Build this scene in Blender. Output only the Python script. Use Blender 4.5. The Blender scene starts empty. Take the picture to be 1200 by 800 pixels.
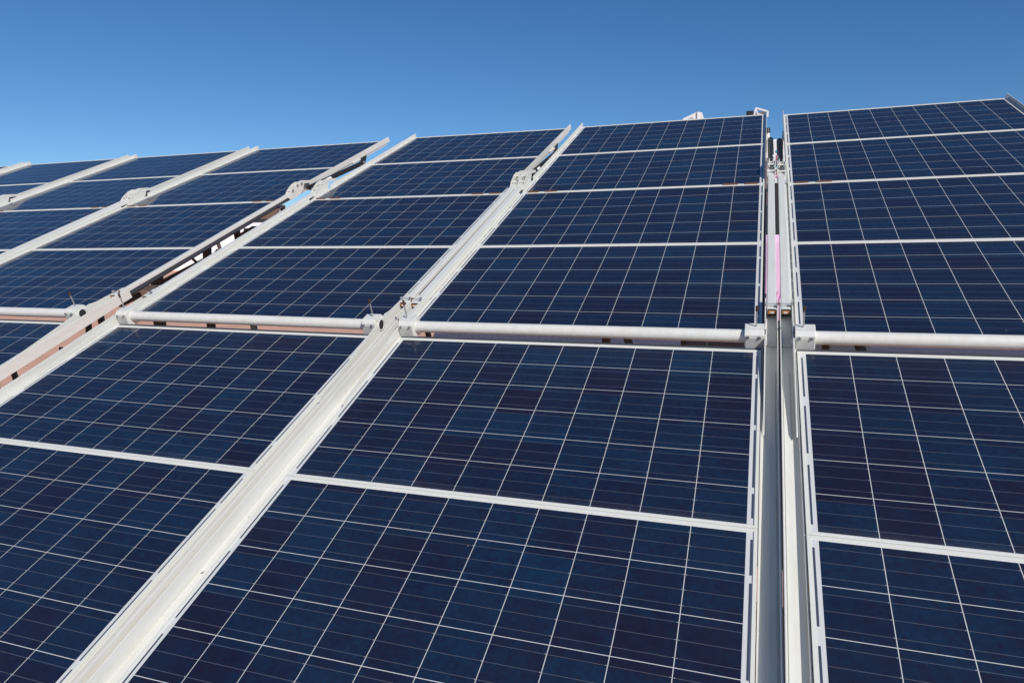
import bpy, bmesh, math, random
from mathutils import Matrix, Vector
random.seed(7)
R = math.radians
S = bpy.context.scene

# ------------------------------------------------------------------ camera
PITCH = 7.5                      # degrees below the horizon
CAM_Z = 3.4
cd = bpy.data.cameras.new('camera'); cam = bpy.data.objects.new('camera', cd)
S.collection.objects.link(cam); S.camera = cam
cd.sensor_width = 36.0; cd.lens = 822.0 / 1200 * 36; cd.clip_start = .05; cd.clip_end = 6000
cam.location = (0, 0, CAM_Z); cam.rotation_euler = (R(90 - PITCH), 0, 0)
cp, sp = math.cos(R(PITCH)), math.sin(R(PITCH))
CAM = Matrix(((1, 0, 0), (0, -sp, cp), (0, -cp, -sp)))   # photo axes (right, down, forward) -> world
def W(v): return CAM @ Vector(v)

# ------------------------------------------------------------------ light
PX, PY, PN = W((.9444, .0335, -.3270)), W((-.3005, .4995, -.8125)), -W((.1365, .8650, .4830))
SUN = (PX * .585 + PY * .345 + PN * .733).normalized()      # towards the sun
elev = math.asin(SUN.z); azim = math.atan2(SUN.x, SUN.y)
w = bpy.data.worlds.new('World'); S.world = w; w.use_nodes = True
nt = w.node_tree; bg = nt.nodes['Background']
sky = nt.nodes.new('ShaderNodeTexSky'); sky.sky_type = 'NISHITA'; sky.sun_disc = False
sky.sun_elevation = elev; sky.sun_rotation = azim
sky.altitude = 1500; sky.air_density = 1.0; sky.dust_density = 0; sky.ozone_density = 6
hs = nt.nodes.new('ShaderNodeHueSaturation'); hs.inputs['Saturation'].default_value = 1.14
nt.links.new(sky.outputs[0], hs.inputs['Color']); nt.links.new(hs.outputs[0], bg.inputs[0]); bg.inputs[1].default_value = .091
sl = bpy.data.lights.new('sun', 'SUN'); sl.energy = 4.0; sl.angle = R(.53); sl.color = (1, .955, .89)
so = bpy.data.objects.new('sun', sl); S.collection.objects.link(so)
so.rotation_euler = (-SUN).to_track_quat('-Z', 'Y').to_euler()
S.view_settings.view_transform = 'Standard'; S.view_settings.look = 'None'
S.view_settings.exposure = 0; S.view_settings.gamma = 1

# ------------------------------------------------------------------ materials
def mat(name, col, rough=.5, metal=0, coat=0, noise=0, nscale=8, bump=0, spec=.5):
    m = bpy.data.materials.new(name); m.use_nodes = True; t = m.node_tree
    b = t.nodes['Principled BSDF']
    b.inputs['Base Color'].default_value = (*col, 1); b.inputs['Roughness'].default_value = rough
    b.inputs['Metallic'].default_value = metal; b.inputs['Coat Weight'].default_value = coat
    b.inputs['Specular IOR Level'].default_value = spec
    if noise:
        tc = t.nodes.new('ShaderNodeTexCoord'); n = t.nodes.new('ShaderNodeTexNoise')
        n.inputs['Scale'].default_value = nscale; n.inputs['Detail'].default_value = 6
        r = t.nodes.new('ShaderNodeMapRange'); r.inputs[3].default_value = 1 - noise; r.inputs[4].default_value = 1 + noise * .5
        mx = t.nodes.new('ShaderNodeMix'); mx.data_type = 'RGBA'; mx.blend_type = 'MULTIPLY'
        mx.inputs[0].default_value = 1; mx.inputs[6].default_value = (*col, 1)
        t.links.new(tc.outputs['Object'], n.inputs['Vector']); t.links.new(n.outputs[0], r.inputs[0])
        t.links.new(r.outputs[0], mx.inputs[7]); t.links.new(mx.outputs[2], b.inputs['Base Color'])
        if bump:
            bp = t.nodes.new('ShaderNodeBump'); bp.inputs['Strength'].default_value = bump; bp.inputs['Distance'].default_value = .002
            t.links.new(n.outputs[0], bp.inputs['Height']); t.links.new(bp.outputs[0], b.inputs['Normal'])
    return m

def paint_mat():
    """cream powder coat with faint dirt streaks and a few rust specks"""
    m = mat('cream_powder_coat', (.70, .70, .65), .38)
    t = m.node_tree; b = t.nodes['Principled BSDF']
    tc = t.nodes.new('ShaderNodeTexCoord'); mp = t.nodes.new('ShaderNodeMapping'); mp.inputs['Scale'].default_value = (14, 1.6, 14)
    n = t.nodes.new('ShaderNodeTexNoise'); n.inputs['Scale'].default_value = 2.2; n.inputs['Detail'].default_value = 7; n.inputs['Roughness'].default_value = .65
    cr = t.nodes.new('ShaderNodeValToRGB')
    cr.color_ramp.elements[0].position = .33; cr.color_ramp.elements[0].color = (.645, .635, .575, 1)
    cr.color_ramp.elements[1].position = .56; cr.color_ramp.elements[1].color = (.70, .695, .650, 1)
    n2 = t.nodes.new('ShaderNodeTexNoise'); n2.inputs['Scale'].default_value = 26; n2.inputs['Detail'].default_value = 3
    r2 = t.nodes.new('ShaderNodeMapRange'); r2.inputs[1].default_value = .755; r2.inputs[2].default_value = .79
    mx = t.nodes.new('ShaderNodeMix'); mx.data_type = 'RGBA'; mx.inputs[7].default_value = (.20, .09, .04, 1)
    L = t.links.new
    L(tc.outputs['Object'], mp.inputs[0]); L(mp.outputs[0], n.inputs['Vector']); L(n.outputs[0], cr.inputs[0])
    L(tc.outputs['Object'], n2.inputs['Vector']); L(n2.outputs[0], r2.inputs[0]); L(r2.outputs[0], mx.inputs[0])
    L(cr.outputs[0], mx.inputs[6]); L(mx.outputs[2], b.inputs['Base Color'])
    n3 = t.nodes.new('ShaderNodeTexNoise'); n3.inputs['Scale'].default_value = 350
    bp = t.nodes.new('ShaderNodeBump'); bp.inputs['Strength'].default_value = .04; bp.inputs['Distance'].default_value = .0008
    L(tc.outputs['Object'], n3.inputs['Vector']); L(n3.outputs[0], bp.inputs['Height']); L(bp.outputs[0], b.inputs['Normal'])
    return m

PITCHC = .159                     # cell pitch
def cell_mat():
    m = mat('silicon_cells_under_glass', (.012, .03, .085), .45, 0, .72)
    t = m.node_tree; b = t.nodes['Principled BSDF']; L = t.links.new
    b.inputs['Coat Roughness'].default_value = .06; b.inputs['Coat IOR'].default_value = 1.38
    b.inputs['Specular IOR Level'].default_value = .15
    tc = t.nodes.new('ShaderNodeTexCoord'); oi = t.nodes.new('ShaderNodeObjectInfo')
    sc = t.nodes.new('ShaderNodeVectorMath'); sc.operation = 'SCALE'; sc.inputs[3].default_value = 1 / PITCHC
    ad = t.nodes.new('ShaderNodeVectorMath'); ad.operation = 'ADD'; ad.inputs[1].default_value = (0, (.9857 - 6 * PITCHC) / 2 / PITCHC, 0)
    fl = t.nodes.new('ShaderNodeVectorMath'); fl.operation = 'FLOOR'
    L(tc.outputs['Object'], sc.inputs[0]); L(sc.outputs[0], ad.inputs[0]); L(ad.outputs[0], fl.inputs[0])
    wn = t.nodes.new('ShaderNodeTexWhiteNoise'); wn.noise_dimensions = '4D'
    m1 = t.nodes.new('ShaderNodeMath'); m1.operation = 'MULTIPLY'; m1.inputs[1].default_value = 91.7
    L(oi.outputs['Random'], m1.inputs[0]); L(m1.outputs[0], wn.inputs['W']); L(fl.outputs[0], wn.inputs['Vector'])
    # cloudy drift inside each cell, offset per cell
    sc2 = t.nodes.new('ShaderNodeVectorMath'); sc2.operation = 'SCALE'; sc2.inputs[3].default_value = 40
    L(wn.outputs['Color'], sc2.inputs[0])
    av = t.nodes.new('ShaderNodeVectorMath'); av.operation = 'ADD'; L(tc.outputs['Object'], av.inputs[0]); L(sc2.outputs[0], av.inputs[1])
    n = t.nodes.new('ShaderNodeTexNoise'); n.inputs['Scale'].default_value = 9; n.inputs['Detail'].default_value = 5; n.inputs['Roughness'].default_value = .6
    L(av.outputs[0], n.inputs['Vector'])
    vo = t.nodes.new('ShaderNodeTexVoronoi'); vo.inputs['Scale'].default_value = 75; L(av.outputs[0], vo.inputs['Vector'])
    sv = t.nodes.new('ShaderNodeSeparateColor'); L(vo.outputs['Color'], sv.inputs[0])
    cr = t.nodes.new('ShaderNodeValToRGB')
    e = cr.color_ramp.elements
    e[0].position = .30; e[0].color = (.0105, .0085, .0245, 1)
    e[1].position = .74; e[1].color = (.0062, .0265, .0640, 1)
    x = cr.color_ramp.elements.new(.5); x.color = (.0085, .0138, .0370, 1)
    # factor = .45*noise + .4*cellrandom + .15*grain
    a = t.nodes.new('ShaderNodeMath'); a.operation = 'MULTIPLY_ADD'; a.inputs[1].default_value = .34
    bb = t.nodes.new('ShaderNodeMath'); bb.operation = 'MULTIPLY_ADD'; bb.inputs[1].default_value = .20
    c = t.nodes.new('ShaderNodeMath'); c.operation = 'MULTIPLY'; c.inputs[1].default_value = .50
    L(n.outputs[0], c.inputs[0]); L(wn.outputs['Value'], a.inputs[0]); L(c.outputs[0], a.inputs[2])
    L(sv.outputs[0], bb.inputs[0]); L(a.outputs[0], bb.inputs[2]); L(bb.outputs[0], cr.inputs[0])
    # thin dust film, gathered unevenly
    nd = t.nodes.new('ShaderNodeTexNoise'); nd.inputs['Scale'].default_value = 2.3; nd.inputs['Detail'].default_value = 8; nd.inputs['Roughness'].default_value = .7
    ad2 = t.nodes.new('ShaderNodeVectorMath'); ad2.operation = 'ADD'; L(tc.outputs['Object'], ad2.inputs[0]); L(m1.outputs[0], ad2.inputs[1])
    L(ad2.outputs[0], nd.inputs['Vector'])
    rd = t.nodes.new('ShaderNodeMapRange'); rd.inputs[1].default_value = .35; rd.inputs[2].default_value = .75; rd.inputs[3].default_value = .001; rd.inputs[4].default_value = .010
    L(nd.outputs[0], rd.inputs[0])
    # specks of dirt
    ns = t.nodes.new('ShaderNodeTexVoronoi'); ns.inputs['Scale'].default_value = 9; L(ad2.outputs[0], ns.inputs['Vector'])
    rs = t.nodes.new('ShaderNodeMapRange'); rs.inputs[1].default_value = .012; rs.inputs[2].default_value = .03; rs.inputs[3].default_value = .35; rs.inputs[4].default_value = 0
    L(ns.outputs['Distance'], rs.inputs[0])
    mxx = t.nodes.new('ShaderNodeMath'); mxx.operation = 'MAXIMUM'; L(rd.outputs[0], mxx.inputs[0]); L(rs.outputs[0], mxx.inputs[1])
    sx = t.nodes.new('ShaderNodeSeparateXYZ'); L(tc.outputs['Object'], sx.inputs[0])
    ed = t.nodes.new('ShaderNodeMapRange'); ed.inputs[1].default_value = .012; ed.inputs[2].default_value = .05; ed.inputs[3].default_value = .10; ed.inputs[4].default_value = 0
    L(sx.outputs['Y'], ed.inputs[0])
    em = t.nodes.new('ShaderNodeMath'); em.operation = 'MULTIPLY'; L(ed.outputs[0], em.inputs[0]); L(nd.outputs[0], em.inputs[1])
    ea = t.nodes.new('ShaderNodeMath'); ea.operation = 'ADD'; L(mxx.outputs[0], ea.inputs[0]); L(em.outputs[0], ea.inputs[1])
    mx = t.nodes.new('ShaderNodeMix'); mx.data_type = 'RGBA'; mx.inputs[7].default_value = (.42, .39, .36, 1)
    L(ea.outputs[0], mx.inputs[0]); L(cr.outputs[0], mx.inputs[6]); L(mx.outputs[2], b.inputs['Base Color'])
    return m

def paver_mat(name, c1, c2, mortar, sx, sy):
    m = mat(name, c1, .85); t = m.node_tree; b = t.nodes['Principled BSDF']; L = t.links.new
    tc = t.nodes.new('ShaderNodeTexCoord'); br = t.nodes.new('ShaderNodeTexBrick')
    br.offset = .5 if sx != sy else 0; br.inputs['Scale'].default_value = 1
    br.inputs['Brick Width'].default_value = sx; br.inputs['Row Height'].default_value = sy
    br.inputs['Mortar Size'].default_value = .007; br.inputs['Color1'].default_value = (*c1, 1)
    br.inputs['Color2'].default_value = (*c2, 1); br.inputs['Mortar'].default_value = (*mortar, 1)
    n = t.nodes.new('ShaderNodeTexNoise'); n.inputs['Scale'].default_value = .8; n.inputs['Detail'].default_value = 8
    r = t.nodes.new('ShaderNodeMapRange'); r.inputs[3].default_value = .72; r.inputs[4].default_value = 1.2
    mx = t.nodes.new('ShaderNodeMix'); mx.data_type = 'RGBA'; mx.blend_type = 'MULTIPLY'; mx.inputs[0].default_value = 1
    L(tc.outputs['Object'], br.inputs['Vector']); L(tc.outputs['Object'], n.inputs['Vector']); L(n.outputs[0], r.inputs[0])
    L(br.outputs[0], mx.inputs[6]); L(r.outputs[0], mx.inputs[7]); L(mx.outputs[2], b.inputs['Base Color'])
    return m

M = dict(
    paint=paint_mat(), cell=cell_mat(),
    frame=mat('white_coated_aluminium', (.74, .735, .665), .35, 0, 0, .06, 20),
    sheet=mat('white_backsheet_under_glass', (.66, .66, .64), .5, 0, .6),
    bus=mat('busbar_ribbon', (.095, .10, .12), .45, .0, .8),
    ribbon=mat('string_ribbon', (.07, .085, .12), .4, .2, 1),
    solder=mat('solder_dot', (.50, .51, .54), .4, .3, .5),
    rust=mat('rusty_steel', (.17, .080, .042), .8, 0, 0, .5, 120, .6),
    galv=mat('galvanised_steel', (.52, .53, .54), .38, .7, 0, .2, 60),
    black=mat('black_rubber', (.015, .015, .017), .45),
    dark=mat('dark_painted_steel_and_hollow_shade', (.022, .020, .020), .6, 0, 0, .4, 10),
    amber=mat('amber_plastic', (.62, .25, .07), .4, 0, 0, .25, 60),
    white=mat('white_paint', (.80, .80, .80), .45, 0, 0, .06, 3),
    lens=mat('dark_glass', (.02, .025, .03), .08, 0, 1),
    lilac=mat('lilac_fabric', (.74, .50, .72), .8, 0, 0, .10, 3),
    magenta=mat('magenta_print', (.60, .12, .42), .7),
    cyan=mat('cyan_print', (.03, .52, .72), .5), green=mat('green_print', (.38, .62, .08), .5), red=mat('red_print', (.72, .06, .12), .5),
    ground=paver_mat('terracotta_paving', (.88, .50, .34), (.80, .43, .29), (.52, .27, .18), .22, .11),
    shaded_paving=paver_mat('shaded_paving_tiles', (.115, .10, .145), (.095, .082, .12), (.03, .026, .04), .26, .26),  # paving with its shade put into the mauve colour
    window=mat('dark_window_glass', (.02, .02, .022), .15),
    grey=mat('grey_roof_metal', (.5, .5, .5), .5),
)

# ------------------------------------------------------------------ mesh helpers
class MB:
    def __init__(s): s.bm = bmesh.new(); s.mats = []
    def mi(s, m):
        if m not in s.mats: s.mats.append(m)
        return s.mats.index(m)
    def box(s, x0, x1, y0, y1, z0, z1, m='paint', bev=0):
        b2 = bmesh.new(); bmesh.ops.create_cube(b2, size=1)
        for v in b2.verts:
            v.co = Vector(((x0 + x1) / 2 + v.co.x * (x1 - x0), (y0 + y1) / 2 + v.co.y * (y1 - y0), (z0 + z1) / 2 + v.co.z * (z1 - z0)))
        if bev: bmesh.ops.bevel(b2, geom=b2.edges[:], offset=bev, segments=2, profile=.5, affect='EDGES')
        s._merge(b2, m); return s
    def _merge(s, b2, m, smooth=False):
        i = s.mi(m); mp = {}
        for v in b2.verts: mp[v] = s.bm.verts.new(v.co)
        for f in b2.faces:
            try:
                nf = s.bm.faces.new([mp[v] for v in f.verts]); nf.material_index = i; nf.smooth = smooth or f.smooth
            except ValueError: pass
        b2.free()
    def cyl(s, a, b, r, m='paint', seg=20, r2=None, caps=True):
        a, b = Vector(a), Vector(b); d = b - a; b2 = bmesh.new()
        bmesh.ops.create_cone(b2, cap_ends=caps, segments=seg, radius1=r, radius2=r if r2 is None else r2, depth=d.length)
        q = d.to_track_quat('Z', 'Y').to_matrix().to_4x4(); q.translation = (a + b) / 2
        bmesh.ops.transform(b2, matrix=q, verts=b2.verts)
        for f in b2.faces: f.smooth = len(f.verts) == 4
        bmesh.ops.split_edges(b2, edges=[e for e in b2.edges if any(len(f.verts) > 4 for f in e.link_faces)])
        s._merge(b2, m); return s
    def tube(s, pts, r, m, seg=8):
        for a, b in zip(pts[:-1], pts[1:]): s.cyl(a, b, r, m, seg)
        return s
    def beam(s, a, b, wx, wz, m='dark'):
        """square bar from a to b"""
        a, b = Vector(a), Vector(b); d = b - a; b2 = bmesh.new(); bmesh.ops.create_cube(b2, size=1)
        for v in b2.verts: v.co = Vector((v.co.x * wx, v.co.y * wz, v.co.z * d.length))
        q = d.to_track_quat('Z', 'Y').to_matrix().to_4x4(); q.translation = (a + b) / 2
        bmesh.ops.transform(b2, matrix=q, verts=b2.verts); s._merge(b2, m); return s
    def prism_x(s, poly, x0, x1, m='paint', bev=0):
        """polygon in (y,z) extruded along x"""
        b2 = bmesh.new(); A = [b2.verts.new((x0, y, z)) for y, z in poly]; B = [b2.verts.new((x1, y, z)) for y, z in poly]
        b2.faces.new(A); b2.faces.new(B[::-1]); n = len(poly)
        for k in range(n): b2.faces.new((A[k], B[k], B[(k + 1) % n], A[(k + 1) % n]))
        if bev: bmesh.ops.bevel(b2, geom=b2.edges[:], offset=bev, segments=2, profile=.5, affect='EDGES')
        bmesh.ops.triangulate(b2, faces=[f for f in b2.faces if len(f.verts) > 4])
        s._merge(b2, m); return s
    def prism_y(s, poly, y0, y1, m='paint'):
        """polygon in (x,z) extruded along y"""
        b2 = bmesh.new(); A = [b2.verts.new((x, y0, z)) for x, z in poly]; B = [b2.verts.new((x, y1, z)) for x, z in poly]
        b2.faces.new(A); b2.faces.new(B[::-1]); n = len(poly)
        for k in range(n): b2.faces.new((A[k], B[k], B[(k + 1) % n], A[(k + 1) % n]))
        bmesh.ops.triangulate(b2, faces=[f for f in b2.faces if len(f.verts) > 4])
        s._merge(b2, m); return s
    def mirror(s):
        for v in s.bm.verts: v.co.x = 1.59 - v.co.x
        return s
    def mesh(s, name):
        bmesh.ops.recalc_face_normals(s.bm, faces=s.bm.faces[:])
        me = bpy.data.meshes.new(name); s.bm.to_mesh(me); s.bm.free()
        for m in s.mats: me.materials.append(M[m])
        return me
    def build(s, name, parent=None, mtx=None):
        o = bpy.data.objects.new(name, s.mesh(name)); S.collection.objects.link(o)
        if parent is not None: o.parent = parent
        if mtx is not None: o.matrix_local = mtx
        return o
def tag(o, label=None, cat=None, group=None, kind=None):
    if label: o['label'] = label
    if cat: o['category'] = cat
    if group: o['group'] = group
    if kind: o['kind'] = kind
    return o
def empty(name, loc=(0, 0, 0)):
    o = bpy.data.objects.new(name, None); o.empty_display_size = .2; S.collection.objects.link(o); o.location = loc; return o

# ------------------------------------------------------------------ setting
g = MB(); b2 = bmesh.new()
vs = [b2.verts.new(p) for p in ((-1500, -300, 0), (1500, -300, 0), (1500, 3000, 0), (-1500, 3000, 0))]; b2.faces.new(vs); g._merge(b2, 'ground')
tag(g.build('ground'), kind='structure')
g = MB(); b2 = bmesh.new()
vs = [b2.verts.new(p) for p in ((-2.2, 12, .004), (30, 12, .004), (40, 60, .004), (-5.0, 60, .004))]; b2.faces.new(vs); g._merge(b2, 'shaded_paving')  # darker patch of the paving, laid where shade falls, painted not cast
tag(g.build('shaded_paving'), kind='structure')

# ------------------------------------------------------------------ solar panel meshes
P = .98567; GAP = .1172; HH = .0066; BT = .01258; BL = .0230
MG = (P - 6 * PITCHC) / 2        # .0158
GG = .0020                       # gap between cells
def sheet_mesh():
    b = MB()
    X0, X1 = -.019, 1.609; Y0, Y1 = MG - .006, P - MG + .006
    def strips(lo, hi, n, kind):
        pass
    xs = [(X0, 'm')]
    # x cuts
    cx = [(X0, -.0170, 'm'), (-.0170, -.0105, 'r'), (-.0105, GG / 2, 'm')]
    for k in range(10):
        a, c = k * PITCHC + GG / 2, (k + 1) * PITCHC - GG / 2
        cx.append((a, c, 'c'))
        if k < 9: cx.append((c, c + GG, 'm'))
    cx += [(10 * PITCHC - GG / 2, 1.6005, 'm'), (1.6005, 1.607, 'r'), (1.607, X1, 'm')]
    cy = [(Y0, MG + GG / 2, 'm', -1)]
    bw = .0015
    for k in range(6):
        a, c = MG + k * PITCHC + GG / 2, MG + (k + 1) * PITCHC - GG / 2; h = c - a
        p = a
        for q in (1 / 6, .5, 5 / 6):
            yb = a + h * q; cy.append((p, yb - bw / 2, 'c', k)); cy.append((yb - bw / 2, yb + bw / 2, 'b', k)); p = yb + bw / 2
        cy.append((p, c, 'c', k))
        if k < 5: cy.append((c, c + GG, 'm', k))
    cy.append((6 * PITCHC + MG - GG / 2, Y1, 'm', 6))
    vc = {}
    def V(x, y):
        k = (round(x, 6), round(y, 6))
        if k not in vc: vc[k] = b.bm.verts.new((x, y, 0))
        return vc[k]
    def inr(x, spans): return any(s0 <= x <= s1 for s0, s1 in spans)
    # y measured from the panel's lower edge (u, upwards); string ribbons from the photo measured from the top
    L_ = [(.2, 1.8), (2.2, 3.8), (4.2, 5.8)]; R_ = [(.15, .92), (1.1, 2.92), (3.1, 4.92), (5.1, 5.85)]
    for (x0, x1, kx) in cx:
        for (y0, y1, ky, row) in cy:
            m = 'sheet'
            if kx == 'c' and ky == 'c': m = 'cell'
            elif kx == 'c' and ky == 'b': m = 'bus'
            elif kx == 'r':
                yc = 6 - ((y0 + y1) / 2 - MG) / PITCHC
                if inr(yc, L_ if x0 < 0 else R_): m = 'ribbon'
            f = b.bm.faces.new((V(x0, y0), V(x1, y0), V(x1, y1), V(x0, y1))); f.material_index = b.mi(m)
    for k in range(10):
        for r in range(6):
            a, c = MG + r * PITCHC + GG / 2, MG + (r + 1) * PITCHC - GG / 2
            for q in (1 / 6, .5, 5 / 6):
                y = a + (c - a) * q; x = (k + 1) * PITCHC - GG / 2 - .0032 if k < 9 else 9 * PITCHC + GG + .003
                f = b.bm.faces.new([b.bm.verts.new((x + u, y + v, .0004)) for u, v in ((-.0014, -.0011), (.0014, -.0011), (.0014, .0011), (-.0014, .0011))])
                f.material_index = b.mi('solder')
    return b.mesh('cell_sheet')
def frame_mesh():
    b = MB(); x0, x1, y0, y1 = -.030, 1.620, .0012, P - .0012; lw = .0105; zt = .0035; zb = -.038
    b.box(x0, x0 + lw, y0, y1, zb, zt, 'frame', .0008); b.box(x1 - lw, x1, y0, y1, zb, zt, 'frame', .0008)
    b.box(x0 + lw, x1 - lw, y0, y0 + lw, zb, zt, 'frame', .0008); b.box(x0 + lw, x1 - lw, y1 - lw, y1, zb, zt, 'frame', .0008)
    # white back of the laminate, just below the cells
    b.box(x0 + lw, x1 - lw, y0 + lw, y1 - lw, -.007, -.003, 'sheet')
    return b.mesh('solar_panel')
SHEET, FRAME = sheet_mesh(), frame_mesh()
jb = MB().box(.74, .85, .80, .88, -.030, -.0075, 'black', .004).mesh('junction_box')

def TR(x, y, z): return Matrix.Translation((x, y, z))
T_M = Matrix.Rotation(-BT, 4, 'X')
M_M = Matrix.Identity(4)
L_M = TR(0, -(2 * P + GAP), -HH) @ Matrix.Rotation(BL, 4, 'X')
def add_panel(root, seg, row_up):
    """row_up: distance of the panel's lower edge above the segment origin, in rows"""
    o = bpy.data.objects.new('solar_panel', FRAME); S.collection.objects.link(o); o.parent = root
    o.matrix_local = seg @ TR(0, row_up * P, 0)
    for nm, me in (('cell_sheet', SHEET), ('junction_box', jb)):
        c = bpy.data.objects.new(nm, me); S.collection.objects.link(c); c.parent = o
    return o

# side parts are modelled for the right-hand side and mirrored for the left
XO = 1.6836                      # outer face of the side channel
YT = -(2 * P + .045)             # torque tube centre (down-slope from the hinge line)
ZT = .018
LT = -(2 * P + GAP)
def both(root, name, fn, mtx=None):
    out = []
    for side in (0, 1):
        b = fn(side)
        if side: b.mirror()
        out.append(b.build(name, root, mtx))
    return out

def lower_channel(side):
    b = MB(); t = .004
    y0, y1 = -2.0 * P - .02, GAP + .27
    zf = -.031; zo = .031; zb = -.0335
    b.box(1.6225, 1.6265, y0, y1 - .28, zb + .001, -.004, 'paint', .0008)      # inner wall
    b.box(1.6266, XO - t - .0002, y0, y1, zf, zf + t, 'paint')          # floor
    b.box(XO - t, XO, y0, y1, zb, zo, 'paint', .0012)                   # outer wall
    b.box(1.6500, 1.6725, -1.60, -.12, zf + t + .0005, zf + t + .0030, 'paint', .0008)      # doubler strip
    b.box(1.6375, XO - t - .001, .075, y1, zf + t + .002, zf + t + .009, 'paint', .001)   # liner plate near the tube
    return b
def bearing_plate(side):
    """raised plate beside the panel carrying the torque tube, tapering down-slope"""
    b = MB()
    poly = [(-.54, -.004), (-.52, .006), (-.10, .032), (.0, .040), (.14, .052), (.165, .044), (.20, .040), (.26, .038), (.40, .028), (.40, -.03), (-.05, -.03), (-.52, -.018)]
    b.prism_x(poly, 1.6305, 1.6355, 'paint', .001)
    return b
def tube_end(side):
    b = MB(); yc, zc = YT - LT, ZT + HH; n = 28
    for k in range(n):                                       # flat ring around the open tube end
        a0, a1 = 2 * math.pi * k / n, 2 * math.pi * (k + 1) / n
        b2 = bmesh.new(); ro, ri = .031, .0235
        P8 = [b2.verts.new((x, yc + r * math.cos(a), zc + r * math.sin(a))) for x in (1.6357, 1.639) for r in (ri, ro) for a in (a0, a1)]
        for f in ((0, 1, 3, 2), (4, 6, 7, 5), (0, 4, 5, 1), (2, 3, 7, 6)): b2.faces.new([P8[q] for q in f])
        b._merge(b2, 'paint', True)
    b.cyl((1.6357, yc, zc), (1.6362, yc, zc), .0235, 'dark', 24)  # dark disc painted in for the shade inside the hollow tube
    return b
def upper_rail(side):
    """box rail of the fixed upper half: white cap, recessed dark underside"""
    b = MB(); y0, y1 = -2 * P + .17, .28
    b.box(1.6395, 1.6785, y0, y1, .008, .031, 'paint', .003)
    b.box(1.6455, 1.6725, y0 + .03, y1 - .02, -.016, .0075, 'shade')  # web coloured dark to paint in the shade of the recess
    return b
def slotted_strip(side):
    """thin slotted strip between the panel edge and the rail"""
    b = MB(); y0, y1 = -2 * P + .10, -.02
    b.box(1.6300, 1.6330, y0, y1, -.004, .003, 'paint'); b.box(1.6300, 1.6330, y0, y1, -.030, -.024, 'paint')
    y = y0
    while y < y1 - .05:
        b.box(1.6300, 1.6330, y, y + .03, -.024, -.004, 'paint'); y += .11
    b.box(1.6208, 1.6298, y0, y1, -.040 if not side else -.012, -.037 if not side else -.010, 'shade' if not side else 'frame')  # right side: dark strip added as the shade in the edge gap
    if side: b.box(1.6331, 1.6455, y0 + .1, y1, -.004, .0074, 'paint')
    return b
def rail_end(side):
    b = MB(); y0 = -2 * P + .17
    b.box(1.6420, 1.6760, y0 - .006, y0 - .0005, .010, .034, 'dark', .001)
    b.box(1.6450, 1.6730, y0 - .008, y0 - .0062, .014, .029, 'amber')
    b.box(1.6530, 1.6670, y0 - .0095, y0 - .0082, .018, .025, 'white')
    return b
def end_bolt(side):
    b = MB(); y0 = -2 * P + .20
    b.cyl((1.634, y0, .044), (1.690, y0, .044), .0022, 'galv', 8)
    b.cyl((1.682, y0, .044), (1.687, y0, .044), .0065, 'rust', 6); b.cyl((1.632, y0, .044), (1.640, y0, .044), .0085, 'galv', 6)
    return b
def wing_plate(side):
    """plate along the folding upper wing, sticking out past the panel"""
    b = MB(); b.prism_x([(.30, -.021), (2 * P + .060, -.021), (2 * P + .052, .031), (.30, .031)], 1.6235, 1.6275, 'paint', .001)
    b.box(1.6235, 1.6265, .01, .30, -.035, .006, 'paint')
    return b
def hinge_bracket(side):
    b = MB()
    poly = [(.05, .010), (.10, .036), (.15, .062), (.21, .078), (.26, .080), (.30, .066), (.31, .045), (.28, .010), (.24, -.014), (.08, -.020)]
    b.prism_x(poly, 1.6350, 1.6385, 'paint', .001); b.prism_x(poly, 1.6800, 1.6840, 'paint', .001)
    return b
def hinge_link(side):
    b = MB(); b.prism_x([(.19, .052), (.24, .072), (.33, .070), (.45, .034), (.44, .016), (.33, .044), (.24, .052)], 1.6430, 1.6490, 'paint', .001)
    b.prism_x([(.19, .052), (.24, .072), (.33, .070), (.45, .034), (.44, .016), (.33, .044), (.24, .052)], 1.6690, 1.6750, 'paint', .001)
    return b
def pin_at(y, z):
    def fn(side):
        b = MB(); b.cyl((1.631, y, z), (1.688, y, z), .006, 'paint', 10); b.cyl((1.686, y, z), (1.6878, y, z), .009, 'rust', 10)
        b.cyl((1.6880, y, z), (1.6925, y, z), .0115, 'galv', 6)
        return b
    return fn
PINS = [pin_at(.21, .064), pin_at(.27, .060), pin_at(.13, .045)]
def gas_strut(side):
    b = MB(); a, c = Vector((1.659, .40, -.012)), Vector((1.659, 1.33, -.058))
    b.cyl(a, c, .0215, 'black', 20)
    b.cyl(a + (c - a) * .28 + Vector((.0035, 0, 0)), a + (c - a) * .36 + Vector((.0035, 0, 0)), .0195, 'white', 20)
    b.cyl(c, c + (c - a) * .06, .009, 'galv', 10)
    return b
def strut_bracket(side):
    b = MB(); b.prism_x([(1.27, -.145), (1.36, -.0195), (1.50, -.0195), (1.38, -.150)], 1.6290, 1.6345, 'dark')
    b.cyl((1.6345, 1.37, -.060), (1.672, 1.37, -.060), .009, 'galv', 10)
    b.box(1.6278, 1.640, 1.22, 1.36, -.034, -.0195, 'paint', .001)
    return b
def clamp(side):
    b = MB(); yc, zc = YT, ZT; x0, x1 = 1.553, 1.629; h = .043
    poly = [(yc - h, zc - .052), (yc + h, zc - .052), (yc + h, zc + .032), (yc + h - .012, zc + .044), (yc - h + .016, zc + .044), (yc - h, zc + .028)]
    b.prism_x(poly, x0, x1, 'paint', .002)
    # front cover plate
    b.box(x0 + .004, x1 - .006, yc - h - .0045, yc - h - .0005, zc - .046, zc + .018, 'galvpaint', .001)
    return b
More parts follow.
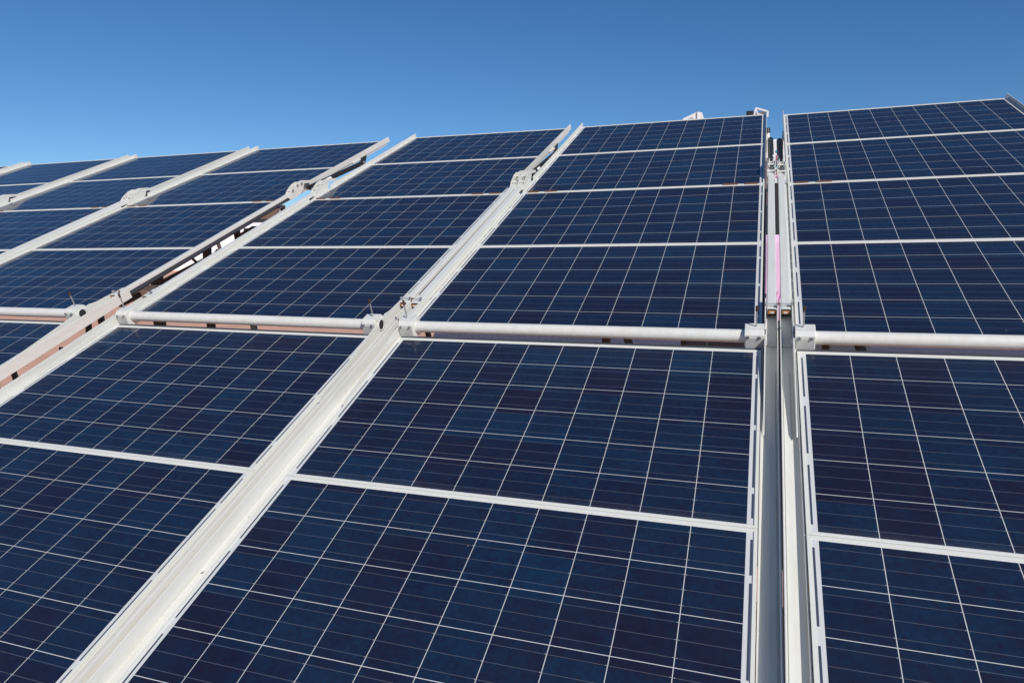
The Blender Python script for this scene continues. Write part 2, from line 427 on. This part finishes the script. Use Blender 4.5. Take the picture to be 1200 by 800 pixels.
def bolt_at(x, dz):
    def fn(side):
        b = MB(); z = ZT + dz; y = YT - .043
        b.cyl((x, y + .002, z), (x, y - .009, z), .0062, 'galv', 6); b.cyl((x, y - .009, z), (x, y - .012, z), .0035, 'bus', 8)
        return b
    return fn
BOLTS = [bolt_at(x, z) for x in (1.567, 1.612) for z in (.022, -.041)]
def clamp_lever(side):
    b = MB(); a = Vector((1.598, YT + .005, ZT + .044)); c = a + Vector((0, .003, .088))
    b.cyl(a, c, .0036, 'galv', 10); b.cyl(c - (c - a) * .20, c + (c - a) * .05, .0058, 'cap', 10)
    return b
def rusty_hinges(side):
    b = MB()
    for x0, x1 in ((1.362, 1.453), (1.498, 1.582)):
        b.box(x0, x1, -.0055, .0085, .0045, .0085, 'rust', .001)
        b.cyl((x0, .0015, .0095), (x1, .0015, .0095), .0035, 'rust', 10)
        for q in (.2, .5, .8): b.cyl((x0 + (x1 - x0) * q, .006, .008), (x0 + (x1 - x0) * q, .006, .0105), .003, 'galv', 6)
    return b
M['shade'] = mat('dark_steel_and_shade', (.050, .058, .072), .5, 0, 0, .2, 12)  # steel tone, also painted in for shade under rails and in edge gaps
M['cap'] = mat('brown_plastic_cap', (.060, .032, .018), .6)
M['galvpaint'] = mat('grey_primed_plate', (.50, .50, .48), .45, .0, 0, .18, 40)

def cross_beam(y, z):
    b = MB(); t = .005; h = .042; x0, x1 = -.05, 1.64
    b.box(x0, x1, y - h, y - h + t, z - h, z + h); b.box(x0, x1, y + h - t, y + h, z - h, z + h)
    b.box(x0, x1, y - h + t, y + h - t, z - h, z - h + t); b.box(x0, x1, y - h + t, y + h - t, z + h - t, z + h)
    b.box(x0 + .004, x1 - .004, y - h + t + .001, y + h - t - .001, z - h + t + .001, z + h - t - .001, 'dark')  # dark plug added for the shade inside the open beam
    return b

# column poses, (X axis, downslope axis, position of the hinge line's left end) in photo axes
XA = (.9451, .0340, -.3250); YA = (-.2983, .4956, -.8157)
POSE = {
    'A': (XA, YA, (-3.4417, -1.2008, 6.2692)),
    'B': ((.94445, .03995, -.32622), (-.30144, .50076, -.81140), (-1.58179, -1.14128, 5.64987)),
    'C': ((.94438, .03276, -.32721), (-.29853, .50268, -.81129), (.10572, -1.07167, 5.07128)),
    'D': ((.94239, .02732, -.33339), (-.30200, .49806, -.81285), (1.79167, -1.00486, 4.47373)),
}
def shifted(k):
    x, y, t = POSE['A']; return (x, y, tuple(t[i] + x[i] * -1.786 * k for i in range(3)))
POSE['Z1'] = shifted(1); POSE['Z2'] = shifted(2); POSE['Z3'] = shifted(3)
def pose_matrix(x, y, t):
    X = W(x).normalized(); Yu = -W(y); Yu = (Yu - X * X.dot(Yu)).normalized(); N = X.cross(Yu)
    m = Matrix((X, Yu, N)).transposed().to_4x4(); m.translation = W(t) + Vector((0, 0, CAM_Z)); return m

def make_array():
    root = empty('solar_array')
    for k in (0, 1): add_panel(root, T_M, k)
    for k in (-1, -2): add_panel(root, M_M, k)
    for k in (-1, -2): add_panel(root, L_M, k)
    both(root, 'side_channel', lower_channel, L_M)
    both(root, 'bearing_plate', bearing_plate, L_M)
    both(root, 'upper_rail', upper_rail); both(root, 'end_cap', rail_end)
    both(root, 'wing_plate', wing_plate, T_M)
    hb = both(root, 'hinge_bracket', hinge_bracket)
    def subs(objs, nm, fns):
        for o, side in zip(objs, (0, 1)):
            for fn in fns:
                b = fn(side)
                if side: b.mirror()
                b.build(nm, o)
    subs(hb, 'pin', PINS)
    both(root, 'hinge_link', hinge_link); both(root, 'slotted_strip', slotted_strip)
    both(root, 'end_bolt', end_bolt); both(root, 'tube_end', tube_end, L_M)
    MB().box(-.03, 1.62, LT + .006, LT + .030, -.046, -.012, 'shade').build('cross_rail', root)
    both(root, 'gas_strut', gas_strut, T_M); both(root, 'strut_bracket', strut_bracket, T_M)
    both(root, 'hinge', rusty_hinges)
    MB().cyl((-.02, YT, ZT), (1.61, YT, ZT), .0272, 'paint', 40).build('torque_tube', root)
    cl = both(root, 'clamp', clamp)
    subs(cl, 'bolt', BOLTS); subs(cl, 'lever', [clamp_lever])
    cross_beam(.0, -.088).build('cross_beam', root)
    cross_beam(-1.45, -.130).build('cross_beam', root)
    for x in (.09, 1.50): MB().beam((x, -1.66, -.108), (x, -.70, -.158), .026, .030, 'dark').build('tie_bar', root)
    MB().tube([(1.55, -1.02, -.05), (1.58, -1.0, -.12), (1.56, -.90, -.155), (1.60, -.80, -.09)], .010, 'black').build('cable', root)
    MB().box(1.585, 1.60, -.78, -.755, -.35, -.02, 'galvpaint').build('hanger', root)
    MB().box(1.52, 1.60, -.46, -.28, -.150, -.105, 'dark').build('control_box', root)
    MB().box(1.15, 1.60, -2.78, -2.74, -.150, -.115, 'dark').build('stay', root)
    pts = [(1.60, -2.20 - .5 * q / 10, -.10 - .28 * math.sin(math.pi * q / 10)) for q in range(11)]
    MB().tube(pts, .011, 'black', 8).build('cable', root)
    return root
def copy_tree(o, parent=None):
    c = o.copy(); S.collection.objects.link(c); c.parent = parent
    for ch in list(o.children): copy_tree(ch, c)
    return c
proto = make_array()
LAB = {
    'A': 'solar array left of the open gap, grey side of its right beam in view',
    'B': 'solar array with the open gap on its left and white double beam on its right',
    'C': 'large central solar array, right edge beside the narrow gap with pink cloth behind',
    'D': 'rightmost solar array, cut off by the right edge of the photo',
    'Z1': 'distant solar array immediately left of the one bordering the open gap',
    'Z2': 'distant solar array, second from the left, only its upper panels showing',
    'Z3': 'farthest solar array, just the corner of its top panel showing at left edge',
}
MATS = {}
made = {}
for k in ('C', 'A', 'B', 'D', 'Z1', 'Z2', 'Z3'):
    o = proto if k == 'C' else copy_tree(proto)
    o.matrix_world = MATS.setdefault(k, pose_matrix(*POSE[k])); made[k] = o
    tag(o, LAB[k], 'solar array', 'tilted solar arrays side by side in a row')

# legs of each array: posts and a brace standing on the ground, dark paint
for k, o in made.items():
    mw = MATS[k]; inv = mw.inverted()
    rr = random.Random(len(k) * 7 + ord(k[-1]))
    for x, y in ((.30 + rr.uniform(-.15, .2), .75), (1.22, -1.05)):
        top = mw @ Vector((x, y, -.16)); foot = Vector((top.x, top.y, 0))
        pw = rr.choice((.03, .045, .06)); MB().beam(inv @ top, inv @ foot, pw, pw, 'dark').build('support_post', o)
    a = mw @ Vector((.20 + rr.uniform(-.1, .3), .75, -.15)); c = mw @ Vector((1.15 + rr.uniform(-.3, .4), .75, -.15)); c = Vector((c.x, c.y, .15))
    MB().beam(inv @ a, inv @ c, .05, .05, 'dark').build('brace', o)

ub = MB()
for y0, y1 in ((-.86, .70), (-1.98, -1.04)): ub.box(1.625, 1.755, y0, y1, -.30, -.26, 'dark')
ub.build('under_beam', made['C'], L_M)

# ------------------------------------------------------------------ things behind the arrays
def ray(px, py, dist):
    """world point seen at photo pixel (1200x800) at a horizontal distance"""
    d = W(((px - 600) / 822.0, (py - 400) / 822.0, 1.0)); d = d / math.hypot(d.x, d.y)
    return Vector((0, 0, CAM_Z)) + d * dist

# long white building far behind
bl = empty('white_building', (-55, 112, 0)); bl.rotation_euler.z = R(6)
tag(bl, 'low white building with dark windows, far off, seen through the open gap between arrays', 'building')
MB().box(-30, 15.5, 0, 16, 0, 9.0, 'white', .02).build('wall', bl)
MB().box(-30.3, 15.8, -.3, 16.3, 9.005, 9.3, 'grey').build('roof', bl)
for i in range(9):
    for z0, z1 in ((6.0, 6.75), (7.55, 8.5)):
        x = -27 + i * 4.9 + (1.2 if z0 > 7 else 0)
        wf = MB().box(x, x + 2.9, -.05, -.004, z0, z1, 'grey').build('window', bl)
        MB().box(x + .1, x + 2.8, -.08, -.052, z0 + .08, z1 - .08, 'window').build('pane', wf)

# white trailer behind the gap between the two right arrays
c0 = ray(905, 250, 11.0)
tr = empty('box_trailer', (c0.x, c0.y, 0)); tr.rotation_euler.z = R(-19)
tag(tr, 'white box trailer with small coloured prints and dark hatch behind the narrow right gap', 'trailer')
MB().box(-1.25, 1.45, 0, 2.1, 2.42, 4.96, 'white', .03).build('body', tr)
MB().box(-1.22, 1.42, .03, 2.07, .60, 2.419, 'shade', .02).build('lower_body', tr)
MB().box(-1.1, 1.3, -.02, -.003, 3.60, 4.34, 'dark').build('hatch', tr)
for x in (-.9, 1.2): MB().cyl((x, .05, .36), (x, .27, .36), .36, 'black', 28).cyl((x, .045, .36), (x, .03, .36), .19, 'galv', 20).build('wheel', tr)
pr = MB()
def dot(x, z, r, m): pr.cyl((x, -.003, z), (x, -.010, z), r, m, 14)
dot(.03, 4.79, .022, 'cyan'); dot(.06, 4.765, .014, 'green'); dot(.025, 4.58, .018, 'cyan'); dot(.055, 4.575, .014, 'green')
pr.box(.02, .045, -.010, -.003, 4.66, 4.73, 'red'); pr.box(.05, .07, -.010, -.003, 4.64, 4.69, 'magenta')
pr.box(.02, .07, -.010, -.003, 4.42, 4.44, 'magenta'); pr.box(.02, .06, -.010, -.003, 4.46, 4.475, 'red'); pr.build('print', tr)
# lilac cloth hanging in front of the trailer
cl = MB(); b2 = bmesh.new(); N = 40; rows = 10
c1 = ray(905, 275, 10.2)
vv = [[b2.verts.new(((i / N - .5) * 1.5, .02 * math.sin(i * .9) + .01 * math.sin(i * 2.1 + j * .4), c1.z - 1.25 * j / rows)) for i in range(N + 1)] for j in range(rows + 1)]
for j in range(rows):
    for i in range(N):
        f = b2.faces.new((vv[j][i], vv[j][i + 1], vv[j + 1][i + 1], vv[j + 1][i])); f.smooth = True
cl._merge(b2, 'lilac')
cloth = cl.build('cloth'); cloth.location = (c1.x, c1.y, 0); cloth.rotation_euler.z = R(-19)
sm = cloth.modifiers.new('thick', 'SOLIDIFY'); sm.thickness = .003
tag(cloth, 'lilac pink cloth with curved magenta lines hanging behind the narrow right gap', 'cloth')
st = MB()
for q in (0, .05, .10):
    pts = [(-.10 + q * 1.0 + .16 * math.sin(a * 1.2), -.045, c1.z - 1.18 + a * .42) for a in [i / 12 for i in range(13)]]
    st.tube(pts, .006, 'magenta', 6)
st.build('printed_line', cloth)
rail = MB().cyl((-.8, 0, c1.z + .02), (.8, 0, c1.z + .02), .018, 'dark', 12).cyl((-.8, 0, 0), (-.8, 0, c1.z + .02), .018, 'dark', 12).cyl((.8, 0, 0), (.8, 0, c1.z + .02), .018, 'dark', 12)
rail = rail.build('cloth_stand'); rail.location = cloth.location + Vector((.0, .03, 0)); rail.rotation_euler.z = R(-19)
tag(rail, 'dark bar carrying the lilac cloth behind the narrow gap on the right', 'stand')

# ------------------------------------------------------------------ devices above the central array's top edge
def device(name, px, py, dist, label, cat):
    o = empty(name, ray(px, py, dist)); o.rotation_euler.z = R(-19); tag(o, label, cat); return o
dv = device('flood_light', 813, 141, 7.35, 'white wedge shaped lamp housing with arched opening above the central array', 'lamp')
b = MB()
# housing: wedge box
b2 = bmesh.new()
A = [(-.105, -.02), (-.105, .022), (.03, .078), (.075, .07), (.100, -.02)]
b.prism_y(A, 0, .16, 'white'); b.build('housing', dv)
b = MB()
arc = [(-.068 + .09 * k / 12, -.02 + .052 * math.sin(math.pi * k / 12)) for k in range(13)]
b.prism_y(arc, -.012, -.002, 'grey')
b.build('arched_opening', dv)
MB().box(.030, .036, -.014, -.001, -.02, .076, 'grey').build('rib', dv)
MB().beam((0, .10, -.02), (0, .05, -.45), .03, .03, 'white').build('stem', dv)
dv = device('sensor_box', 888, 136, 7.25, 'black box on open white frame above the central array right corner', 'device')
MB().box(-.105, -.038, 0, .09, -.03, .052, 'black', .006).build('casing', dv)
b = MB(); pts = [(-.035, 0, -.02), (-.020, 0, .074), (.090, 0, .034), (.088, 0, -.015)]
for a, c in zip(pts[:-1], pts[1:]): b.beam(a, c, .014, .014, 'white')
b.beam(pts[1], (.02, 0, -.05), .010, .010, 'white'); b.build('bracket', dv)
MB().box(-.028, .07, .015, .02, -.04, .040, 'grey').build('plate', dv)
dv = device('post_knob', 899.5, 156, 7.1, 'small black capped white post, in the narrow gap beside the central array', 'knob')
MB().cyl((0, 0, -.5), (0, 0, 0), .020, 'white', 14).build('stem', dv)
MB().cyl((0, 0, 0.001), (0, 0, .045), .026, 'black', 16, .020).build('cap', dv)

# ------------------------------------------------------------------ a dry leaf lying in the beam channel
def leaf(x, y, size, label):
    b = MB(); b2 = bmesh.new(); n = 8
    up = [b2.verts.new(((k / n - .5) * size * 2, .32 * size * math.sin(math.pi * k / n), .10 * size * math.sin(k))) for k in range(n + 1)]
    dn = [b2.verts.new(((k / n - .5) * size * 2, -.36 * size * math.sin(math.pi * k / n) - .0001, .12 * size * math.cos(k * 1.3))) for k in range(n + 1)]
    for k in range(n): b2.faces.new((up[k], up[k + 1], dn[k + 1], dn[k]))
    b._merge(b2, 'rust'); o = b.build('dead_leaf'); o.modifiers.new('thick', 'SOLIDIFY').thickness = .0006
    o.matrix_world = MATS['C'] @ L_M @ TR(x, y, -.0215) @ Matrix.Rotation(.7, 4, 'Z'); tag(o, label, 'leaf')
leaf(-.070, -1.43, .0065, 'small curled brown dead leaf lying in the white beam at the bottom left')
leaf(-.068, -1.18, .0030, 'tiny brown leaf scrap on the white beam, above the larger dead leaf')
